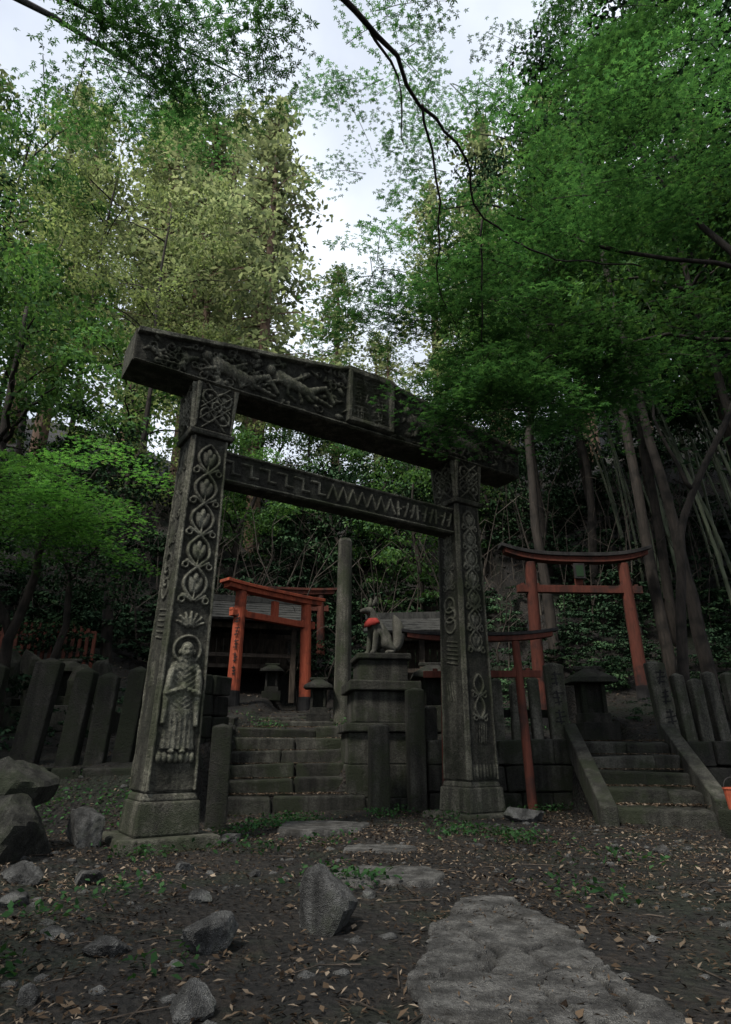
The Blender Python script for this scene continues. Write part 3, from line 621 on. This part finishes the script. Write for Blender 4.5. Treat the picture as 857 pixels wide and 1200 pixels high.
limb(mb,[(-3.4,.6,-.3),(-3.3,.8,2),(-2.9,1.1,4),(-2.2,1.7,5.2),(-1.2,2.4,5.9),(-.09,3.25,6.15),(.5,4.0,6.1),(.98,4.6,6.14),(1.24,5.2,5.99),(2.09,5.8,6.03),(2.75,6.2,6.3),(3.6,6.6,6.6)],.22,.010,8,.025,pw=4.5)
limb(mb,[(.5,4.0,6.1),(.75,4.9,5.9),(.8,5.6,5.5),(1.1,6.2,5.2)],.014,.004,6,.02); limb(mb,[(1.24,5.2,5.99),(1.3,5.8,5.2),(1.35,6.3,4.7)],.012,.004,6,.02)
limb(mb,[(-.09,3.25,6.15),(.3,4.2,6.7),(.4,5.2,7.3),(.5,6,8)],.014,.005,6,.02)
limb(mb,[(-2.9,1.1,4),(-3,2.4,5.6),(-2.6,3.6,6.8),(-1.2,4.6,7.2)],.04,.006,6,.03); limb(mb,[(-3,2.4,5.6),(-3.2,5,8.5),(-2.8,7.6,10.6)],.04,.01,6,.04)
mb.obj('trunk',M_bark,mt,sm=True)
maple_foliage('crown',[((-2.2,4.1,7.1),(1.5,.8,.4),26),((-3.1,8,11.6),(1.6,1.3,.9),14),((.6,5.3,8.8),(1.0,1.0,.6),12),((.1,6.3,5.9),(.4,.5,.55),12),((-.1,7.5,10),(.9,1.1,1.4),10)],M_maple,mt,1)
mt=empty('maple_tree'); mb=MB()
limb(mb,[(5.6,5.2,-.3),(5.5,5.3,2.5),(5.2,5.6,4.6),(4.7,6.2,6.2),(4.3,6.8,8.2),(4.0,7.2,10)],.13,.015,pw=1.3); limb(mb,[(5.2,5.6,4.6),(3.9,6.2,5.2),(2.8,6.4,5.2),(1.7,6.3,4.8)],.035,.006,6); limb(mb,[(4.7,6.2,6.2),(3,6.6,7),(1.8,6.6,7.6),(.9,6.6,7.6)],.035,.006,6)
mb.obj('trunk',M_bark,mt,sm=True)
maple_foliage('crown',[((1.5,6.15,4.5),(.45,.45,.32),26),((2.9,6.6,5.3),(1.2,.9,.6),46),((1.9,6.6,7.3),(1.3,1.2,.9),40),((3.7,6.2,8.3),(1.5,1.4,1.4),50),((3.4,6.4,10.3),(1.4,1.2,1.0),28),((4.6,7.5,12),(1.6,1.2,1.0),20),((1.6,6.4,5.7),(.9,.7,.5),24)],M_maple,mt,2)
mt=empty('maple_tree'); mb=MB(); limb(mb,[(-4.6,8.2,.3),(-4.5,8.1,2),(-4.1,7.8,3.4),(-3.4,7.3,4)],.09,.015); limb(mb,[(-4.5,8.1,2),(-5.2,7.6,3.4),(-5.6,7.2,4.3)],.06,.015); mb.obj('trunk',M_bark,mt,sm=True)
maple_foliage('crown',[((-3.75,7.3,3.6),(1.0,.8,.75),50),((-5.0,7.6,3.7),(1,.8,.9),28)],M_mapleb,mt,3,size=(.055,.08))

def crown_mesh(name,seed,nclump,per,size,rad=(1,1,1)):
    r=np.random.default_rng(seed); CC=[];NN=[]
    for _ in range(nclump):
        v=r.normal(size=3);v/=np.linalg.norm(v); v*=r.uniform(.45,1.0); v*=rad; q=r.uniform(.16,.32)
        n=int(per*r.uniform(.5,1.4)); w=r.normal(size=(n,3));w/=np.linalg.norm(w,axis=1)[:,None]; w[:,2]=np.abs(w[:,2])*1.0-.35
        P=v+w*(r.random((n,1))**.35)*[q,q,q*.45]; CC.append(P); NN.append(w*.5+[0,-.2,.7]+r.normal(size=(n,3))*.45)
    C=np.concatenate(CC);N=np.concatenate(NN); return leaves_mesh(name,C,N,r.uniform(size*.7,size*1.3,len(C)),TR,r)
def with_mat(me,mat): 
    m2=me.copy(); m2.materials.append(mat); return m2
CR=[crown_mesh('crownA',10,75,120,.046),crown_mesh('crownB',11,85,110,.042,(1,1,1.2)),crown_mesh('crownC',12,60,130,.05,(1.2,1,.8))]
CRD=[with_mat(m,M_broad) for m in CR]
CY=[crown_mesh('crownY%d'%k,50+k,60,70,.042,(1,1,1.1)) for k in range(3)]
CRY=[with_mat(m,M_broady) for m in CY]
CRG=[with_mat(m,M_broadg) for m in CR]
CL=[with_mat(crown_mesh('crownL',14,60,40,.085),M_broad)]*3
def tree(x,y,h,cr,kind=CRD,tr=.12,low=.45,top=None,lean=(0,0)):
    e=empty('broadleaf_tree'); z=float(G(x,y)); mb=MB(); tx,ty=x+lean[0],y+lean[1]
    tp=limb(mb,[(x,y,z-.4),(x+lean[0]*.2+random.uniform(-.3,.3),y+lean[1]*.2,z+h*.35),(x+lean[0]*.6+random.uniform(-.3,.3),y+lean[1]*.6,z+h*.65),(tx,ty,z+h*.95)],tr,tr*.25,8,.04)
    k=random.randrange(3)
    for j in range(7):
        t=random.uniform(low,.9); b=tp[int(t*(len(tp)-1))]; a=random.uniform(0,6.28); l=cr*random.uniform(.6,.95)
        limb(mb,[b,b+Vector((math.cos(a)*l*.5,math.sin(a)*l*.5,l*.3)),b+Vector((math.cos(a)*l,math.sin(a)*l,l*.35))],tr*.35,.01,5,.04)
    mb.obj('trunk',M_bark,e,sm=True)
    hc=h*(1-low)*.62
    o=bpy.data.objects.new('crown',kind[k]); COL.objects.link(o); o.parent=e; o.location=(tx,ty,z+h*(low+1)/2+.3); o.scale=(cr,cr,hc); o.rotation_euler=(0,0,random.uniform(0,6.28))
tree(-6.2,9.5,7.5,2.2,CRG,low=.4); tree(-8.5,11,9.5,2.8,CRG); tree(-5.0,12.5,8.0,2.3,CRY,low=.4); tree(-9.5,14,11,3,CRY); tree(-7,16,9,2.8,CRG); tree(-12,12,12,3.2,CRD)
tree(-5.2,10.5,4.2,1.7,CRD,low=.25,tr=.07); tree(-7.2,8.2,4.5,1.9,CRD,low=.2); tree(-6.4,6.4,3.4,1.5,CRD,low=.2,tr=.07)
tree(-3.6,18,5,2.2,CRG,low=.2); tree(-11,18,12,3.4,CRY); tree(-15,16,13,3.8,CRD)
tree(-8,20,15,3.4,CRY,low=.4); tree(-11.5,22,18,3.6,CRY,low=.4); tree(-14.5,20,18,3.6,CRG,low=.4); tree(-17,24,20,4,CRY,low=.4)
for a in((-.8,18.5,5.5,2.4,CRD),(1.6,18,5.5,2.3,CRG),(3.6,18.5,6.5,2.5,CRD),(-2.2,21.5,6,2.6,CRG),(.6,22,6.5,2.7,CRD),(3.2,22.5,7,2.8,CRY),(-5.5,21,7,2.8,CRY),(6,21,7.5,2.8,CRD),(-3.8,25,7,3,CRY),(0,26,7,3,CRY),(9,23,8,3,CRD),(5,27,8,3,CRG),(12.5,22,8,3,CRD)): tree(*a,low=.12,tr=.09)
tree(5.5,15,10,2.6,CRD,low=.5); tree(8.5,13,10,2.8,CRD,low=.5); tree(7,18,11,3,CRD,low=.35); tree(11,16,11,3.2,CRD,low=.5)
tree(6.8,10.2,11,2.8,CRG,low=.5,lean=(-.5,0)); tree(9,9,12,3,CRG,low=.45); tree(3.8,12.8,11.5,2.5,CRG,low=.55); tree(13,12,13,3.6,CRD); tree(10,21,13,3.5,CRD)
tree(8.0,6.0,12,3,CRD,low=.5); tree(5.4,11.5,15,2.8,CRG,low=.5); tree(7.8,11.8,18,3.4,CRD,low=.5); tree(4.8,16,15,2.8,CRD,low=.45); tree(9.5,14,21,4,CRD,low=.5); tree(6.6,13.5,19,3.0,CRD,low=.6)
for a in((-8.5,1.5,12,3.4),(7.5,-2.5,12,3.6),(-5.5,-5,12,3.6),(2.5,-8,12,3.6),(-11,5,12,3.6),(11,1,12,4)): tree(*a,CL,tr=.2)  # unseen trees behind and beside the camera, added to block sky light
e=empty('curved_tree'); mb=MB()
limb(mb,[(4.42,9,.6),(4.4,9,1.5),(4.62,9,3.0),(4.75,9,3.7),(5.05,9,4.4),(5.93,9,5.85),(7,9.2,7.8)],.085,.04,10,.015); limb(mb,[(5.35,10,.8),(5.25,10,3),(5.15,10,4.5),(4.9,10,7.3),(4.7,10,10.5)],.12,.05,10,.02); limb(mb,[(5.05,9,4.4),(4.7,9,5.4),(4.7,9,6.6)],.04,.01,6)
mb.obj('trunk',M_bark,e,sm=True)

# ------------------------------------------------------------ cedars
def cedar_mesh(seed,H=1.0):
    r=np.random.default_rng(seed); CC=[];NN=[];SS=[];mb=MB()
    mb.tube([(0,0,-.05),(0,0,.3),(0,0,.7),(0,0,1)],[.013,.011,.006,.001],8)
    nb=105
    for k in range(nb):
        t=.24+.75*(k/nb)**.95+r.uniform(-.012,.012); a=r.uniform(0,6.28); l=(.165*(1-t)**.7+.015)*r.uniform(.4,1.25)
        d=np.array([math.cos(a),math.sin(a),0]); end=d*l+[0,0,-l*.25]
        mb.tube([(0,0,t),tuple(np.array([0,0,t+.004])+end*.5+[0,0,.01]),tuple(np.array([0,0,t])+end)],[.0018,.0012,.0004],3)
        n=int(20+280*l); u=r.random(n)**.6; P=np.array([0,0,t])+end*u[:,None]+r.normal(size=(n,3))*np.array([.012,.012,.0035])*(.4+u[:,None]); P[:,2]-=.014*u*r.random(n)
        CC.append(P); NN.append(r.normal(size=(n,3))*.5+[0,-.3,.8]); SS.append(r.uniform(.008,.018,n))
    C=np.concatenate(CC); return mb,leaves_mesh('cedarleaf',C,np.concatenate(NN),np.concatenate(SS),TR,r)
CM=[]
for s in(1,2,3):
    mb,lm=cedar_mesh(s); tm=bpy.data.meshes.new('cedartrunk'); tm.from_pydata(mb.V,[],mb.F); tm.materials.append(M_bark2); lm.materials.append(M_cedar); CM.append((tm,lm))
def cedar(x,y,h,w=1.0):
    e=empty('cedar_tree'); z=float(G(x,y)); k=random.randrange(3); rz=random.uniform(0,6.28)
    for nm,m in(('trunk',CM[k][0]),('crown',CM[k][1])):
        o=bpy.data.objects.new(nm,m); COL.objects.link(o); o.parent=e; o.location=(x,y,z); o.scale=(h*w,h*w,h); o.rotation_euler=(0,0,rz)
for x,y,h,w in((-4.1,21.5,23,.95),(-6.5,31,28,1.15),(-1.8,34,18,1.2),(-8.8,27,25,1.2),(-12,30,29,1.2),(-15,26,23,1.2),(-19,30,27,1.2),(-24,28,26,1.2),(-10.5,38,35,1.2),(0.8,40,15,1.3),(4.5,34,22,1.2),(8,32,27,1.2),(12,30,28,1.1),(16,32,29,1),(20,28,26,1),(-17,40,34,1.1),(1.2,29,12,1.2),(-30,26,26,1.2),(-7,23,17,1.2),(6,26,18,1.2),(-14,34,32,1.1)):
    cedar(x,y,h,w)

# ------------------------------------------------------------ bamboo
bg=empty('bamboo_grove'); mb=MB(); CC=[];NN=[]; r=np.random.default_rng(5)
for k in range(78):
    x=r.uniform(6.9,13.5);y=r.uniform(11,17.5); z=float(G(x,y)); h=r.uniform(9,14); lx=-r.uniform(.8,3.0); ly=r.uniform(-.8,.5); rr=r.uniform(.028,.05); pts=[];rad=[]
    for j in range(23):
        t=j/22; pts.append((x+lx*t**1.6,y+ly*t*t,z+h*t*(1-.06*t))); rad.append(rr*(1-.75*t)); 
        if 0<j<22:
            pts.append((x+lx*t**1.6,y+ly*t*t,z+h*t*(1-.06*t)+.02)); rad.append(rr*(1-.75*t)*1.2); pts.append((x+lx*t**1.6,y+ly*t*t,z+h*t*(1-.06*t)+.05)); rad.append(rr*(1-.75*t))
    mb.tube(pts,rad,6)
    n=220; t=r.uniform(.5,1,n); P=np.stack([x+lx*t**1.6,y+ly*t*t,z+h*t*(1-.06*t)],1)+r.normal(size=(n,3))*[.5,.5,.35]; CC.append(P);NN.append(r.normal(size=(n,3))*.5+[0,0,.6])
mb.obj('culms',M_bam,bg,sm=True); C=np.concatenate(CC); link('leaves',leaves_mesh('bl',C,np.concatenate(NN),r.uniform(.16,.28,len(C)),TN,r),M_broad,bg)

# ------------------------------------------------------------ undergrowth on the slopes
ug=empty('undergrowth'); SB=[with_mat(crown_mesh('bush%d'%k,30+k,24,60,.095,(1,1,.7)),M_shrub) for k in range(3)]+[with_mat(crown_mesh('bushb',40,24,50,.095,(1,1,.7)),M_broad)]
r=np.random.default_rng(9); cnt=0
def bush(x,y,s): 
    o=bpy.data.objects.new('bush',SB[r.integers(4)]); COL.objects.link(o); o.parent=ug; o.location=(x,y,float(G(x,y))+s*.35); o.scale=(s,s,s*r.uniform(.7,1.1)); o.rotation_euler=(0,0,r.uniform(0,6.28))
while cnt<210:
    x=r.uniform(-14,16);y=r.uniform(10,26)
    if -3.9<x<5.5 and y<15.8: continue
    bush(x,y,r.uniform(.6,1.4)*(1+ (y-14)*.03)); cnt+=1
for k in range(44): bush(r.uniform(2.6,9),r.uniform(11.9,16),r.uniform(.35,.85))
for k in range(16): bush(r.uniform(-1.5,3),r.uniform(14.8,17),r.uniform(.5,.9))
for x,y,s in((-3.9,8.2,.5),(-4.8,8.4,.8),(-5.6,7.6,.9),(-3.3,9.4,.5),(-6.5,6.4,1.0),(-4.2,6.5,.45),(-3.6,10.8,.6),(-5,6.0,.5),(6.2,9.4,.6),(.4,14.8,.7),(-.6,15.2,.8),(1.9,15,.7),(.35,12.2,.5),(3.9,12.7,.5),(-3.7,12.6,.7),(5.8,11.4,.6),(5.6,10.4,.5),(6.6,8.9,.5),(2.5,13.2,.6),(2.9,14,.7),(2.3,12.3,.4),(3.2,13.2,.6),(4.2,9.9,.3),(2.2,9.9,.35)): bush(x,y,s)
tg=empty('thicket'); mb=MB()
for k in range(230):
    x=r.uniform(-9,12);y=r.uniform(13.5,19)
    z=float(G(x,y)); h=r.uniform(1.2,4.5); lx,ly=r.normal(0,.2,2)*h; rr=r.uniform(.010,.03)
    P=[Vector((x+lx*t**1.4+r.normal(0,.08),y+ly*t,z+h*t)) for t in(0,.3,.6,.85,1)]; P[0].z-=.2; mb.tube(P,[rr,rr*.8,rr*.6,rr*.4,.003],4)
    for j in range(3):
        b=P[1+j]; a=r.uniform(0,6.28); l=r.uniform(.3,1.1); mb.tube([b,b+Vector((math.cos(a)*l*.5,math.sin(a)*l*.5,l*.4)),b+Vector((math.cos(a)*l,math.sin(a)*l,l*r.uniform(-.2,.8)))],[rr*.4,rr*.3,.003],3)
mb.obj('stems',wood('twig_bark',(.03,.026,.022),(.085,.07,.055)),tg)

# ------------------------------------------------------------ leaf litter, weeds
def litter(n,xr,yr,seed,th=-.06):
    r=np.random.default_rng(seed); x=r.uniform(*xr,n);y=yr[0]+(yr[1]-yr[0])*r.random(n); k=fbm(x*1.5,y*1.5,77)+r.uniform(-.25,.25,n)>th
    x=x[k];y=y[k]; return x,y,G(x,y)+.008,r
e=empty('fallen_leaves')
def drop(nm,x,y,z,r,size): 
    n=len(x); link(nm,leaves_mesh(nm,np.stack([x,y,z],1),np.stack([r.normal(0,.35,n),r.normal(0,.35,n),np.ones(n)],1),size[0]+(size[1]-size[0])*r.random(n)**1.5,TN if nm!='broad' else TR,r),M_litter,e)
x,y,z,r=litter(80000,(-3.5,4.5),(1.2,8.6),1,-.03); drop('near',x,y,z,r,(.014,.042))
x,y,z,r=litter(10000,(-2.5,5),(1.5,9.0),2); drop('broad',x,y,z+.006,r,(.018,.048))
x,y,z,r=litter(14000,(-5,8),(8.6,16),3); drop('mid',x,y,z,r,(.04,.08))
x,y,z,r=litter(12000,(-10,18),(15,28),4); drop('slope',x,y,z+.02,r,(.1,.2))
def on_steps(c0,rot,n,w,dep,rise,cnt,seed,z0=0):
    r=np.random.default_rng(seed); i=r.integers(0,n,cnt); u=r.uniform(-w/2,w/2,cnt); v=dep*(.12+.88*r.random(cnt)**.6)
    drop('steps',c0[0]-math.sin(rot)*(dep*i+v)+math.cos(rot)*u,c0[1]+math.cos(rot)*(dep*i+v)+math.sin(rot)*u,z0+rise*(i+1)+.012,r,(.025,.055))
on_steps((-.86,8.25),.16,6,1.75,.34,.165,5000,5); on_steps((2.86,6.75),-.2,5,1.0,.37,.155,2600,6); on_steps((-1.25,10.62),.16,3,1.4,.7,.10,1800,7,1.0)
x,y,z,r=litter(420,(.15,.8),(1.6,3.4),8); drop('path',x,y,np.full(len(x),.035),r,(.012,.032))
w=empty('weeds'); CC=[];NN=[];r=np.random.default_rng(12)
for x,y,s,n in((-.95,6.9,.3,260),(-.7,7.3,.3,200),(-1.15,6.3,.2,120),(.85,6.0,.28,220),(1.2,5.6,.3,200),(.2,7.6,.2,120),(.0,3.9,.16,90),(-.15,3.75,.14,60),(-1.25,3.9,.2,70),(-1.5,3.3,.2,60),(-1.6,5.2,.25,120),(1.5,2.6,.2,50),(1.8,2.1,.2,40),(-1.3,2.6,.15,40),(1.1,3.6,.25,70),(.9,7.3,.25,120),(-.2,10.8,.3,150),(-1.6,10.6,.3,160),(2.3,8.3,.15,80),(-2.2,6.3,.3,200),(-2.9,6.2,.4,250),(4.2,7.6,.4,160),(3.0,11,.5,160),(-.3,5.6,.2,60),(1.6,4.6,.3,60),(1.9,7.9,.3,120),(.4,8.2,.15,80),(-.7,2.6,.12,30),(-.3,4.3,.15,50),(-.9,5.3,.25,90)):
    q=r.normal(size=(n,2))*s*.6; xx_=x+q[:,0];yy_=y+q[:,1]; CC.append(np.stack([xx_,yy_,G(xx_,yy_)+r.uniform(.01,.09,n)],1)); NN.append(r.normal(size=(n,3))*.5+[0,0,.8])
C=np.concatenate(CC); link('leaves',leaves_mesh('w',C,np.concatenate(NN),r.uniform(.025,.055,len(C)),TR,r),M_weed,w)
tw=MB()
for k in range(260):
    x=r.uniform(-3,3.5);y=r.uniform(1.5,7);a=r.uniform(0,6.28);l=r.uniform(.05,.3); p=[(x+math.cos(a)*l*t,y+math.sin(a)*l*t+.02*math.sin(t*5),gz(x+math.cos(a)*l*t,y+math.sin(a)*l*t)+.008) for t in(0,.5,1)]; tw.tube(p,[.003,.0026,.0015],4)
tw.obj('fallen_twigs',M_wood)

# ------------------------------------------------------------ red fence, bucket, monuments
e=empty('red_picket_fence'); mb=MB(); 
for k in range(16): x=-6.9+k*.13; mb.box((x,11.6,gz(x,11.6)+.35),(.06,.03,.75),0)
mb.box((-5.95,11.63,gz(-6,11.6)+.55),(2.0,.03,.06),0); mb.obj('pickets',M_red2,e)
for x,y,w_,h in((-4.7,9.2,.4,.8),(-4.1,9.3,.35,.65),(-3.6,9.0,.3,.7),(-5.2,9.4,.35,.75)):
    z=gz(x,y); e=empty('stone_monument'); mb=MB(); mb.box((x,y,z+.1),(w_*1.5,.45,.35),0,jit=.02); mb.obj('base',M_st,e,bevel=.02); rock('stone',(x,y,z+.25+h/2),(w_*1.3,.3,h*1.4),int(w_*100),mat=M_st,parent=e)
e=empty('red_bucket'); mb=MB(); bx,by=3.31,6.2
z=gz(bx,by)+.22; mb.tube([(bx,by,z),(bx,by,z+.18)],[.06,.08],16,cap=False); mb.tube([(bx,by,z+.005),(bx,by,z+.01)],[.06,.06],16); mb.tube([(bx,by,z+.172),(bx,by,z+.184)],[.085,.085],16,cap=False); mb.obj('pail',M_red,e)
mb=MB(); mb.tube([(bx+.08*math.cos(t),by,z+.18+.09*math.sin(t)) for t in np.linspace(0,math.pi,9)],[.004]*9,6); mb.obj('handle',M_black,e)
mb=MB(); mb.box((bx,by,z-.13),(.24,.22,.26),.2,jit=.01); mb.obj('stand_stone',M_dark,e,bevel=.02)

# ------------------------------------------------------------ camera, light
cam=bpy.data.cameras.new('camera'); co=bpy.data.objects.new('camera',cam); COL.objects.link(co); cam.sensor_fit='VERTICAL'; cam.sensor_height=36; cam.lens=22.17; cam.clip_end=600; cam.clip_start=.05
co.location=(0,0,.7); co.rotation_euler=(math.radians(110.5),0,0); scene.camera=co
sd=Vector((-.34,-.42,.84)).normalized()
sl=bpy.data.lights.new('sun','SUN'); sl.energy=5.0; sl.angle=math.radians(10); sl.color=(1,.95,.86); so=bpy.data.objects.new('sun',sl); COL.objects.link(so); so.rotation_euler=sd.to_track_quat('Z','Y').to_euler()
w=bpy.data.worlds.new('World'); scene.world=w; w.use_nodes=True; t=w.node_tree; bgn=t.nodes.get('Background') or t.nodes.new('ShaderNodeBackground')
sk=t.nodes.new('ShaderNodeTexSky'); sk.sky_type='NISHITA'; sk.sun_disc=False; sk.sun_elevation=math.asin(sd.z); sk.sun_rotation=math.atan2(sd.x,sd.y); sk.dust_density=3; sk.air_density=1.0
tc=t.nodes.new('ShaderNodeTexCoord'); nz_=t.nodes.new('ShaderNodeTexNoise'); nz_.inputs['Scale'].default_value=2.2; nz_.inputs['Detail'].default_value=6; t.links.new(tc.outputs['Generated'],nz_.inputs['Vector'])
rp=t.nodes.new('ShaderNodeValToRGB'); rp.color_ramp.elements[0].position=.3; rp.color_ramp.elements[0].color=(.4,.4,.4,1); rp.color_ramp.elements[1].position=.62; rp.color_ramp.elements[1].color=(1,1,1,1); t.links.new(nz_.outputs['Fac'],rp.inputs[0])
mxn=t.nodes.new('ShaderNodeMix'); mxn.data_type='RGBA'; t.links.new(rp.outputs[0],mxn.inputs[0]); t.links.new(sk.outputs[0],mxn.inputs[6]); mxn.inputs[7].default_value=(7.0,7.5,8.3,1)
t.links.new(mxn.outputs[2],bgn.inputs[0]); bgn.inputs[1].default_value=.15
scene.view_settings.view_transform='Standard'; scene.view_settings.look='None'; scene.view_settings.exposure=0
print('polys',sum(len(m.polygons) for m in bpy.data.meshes))
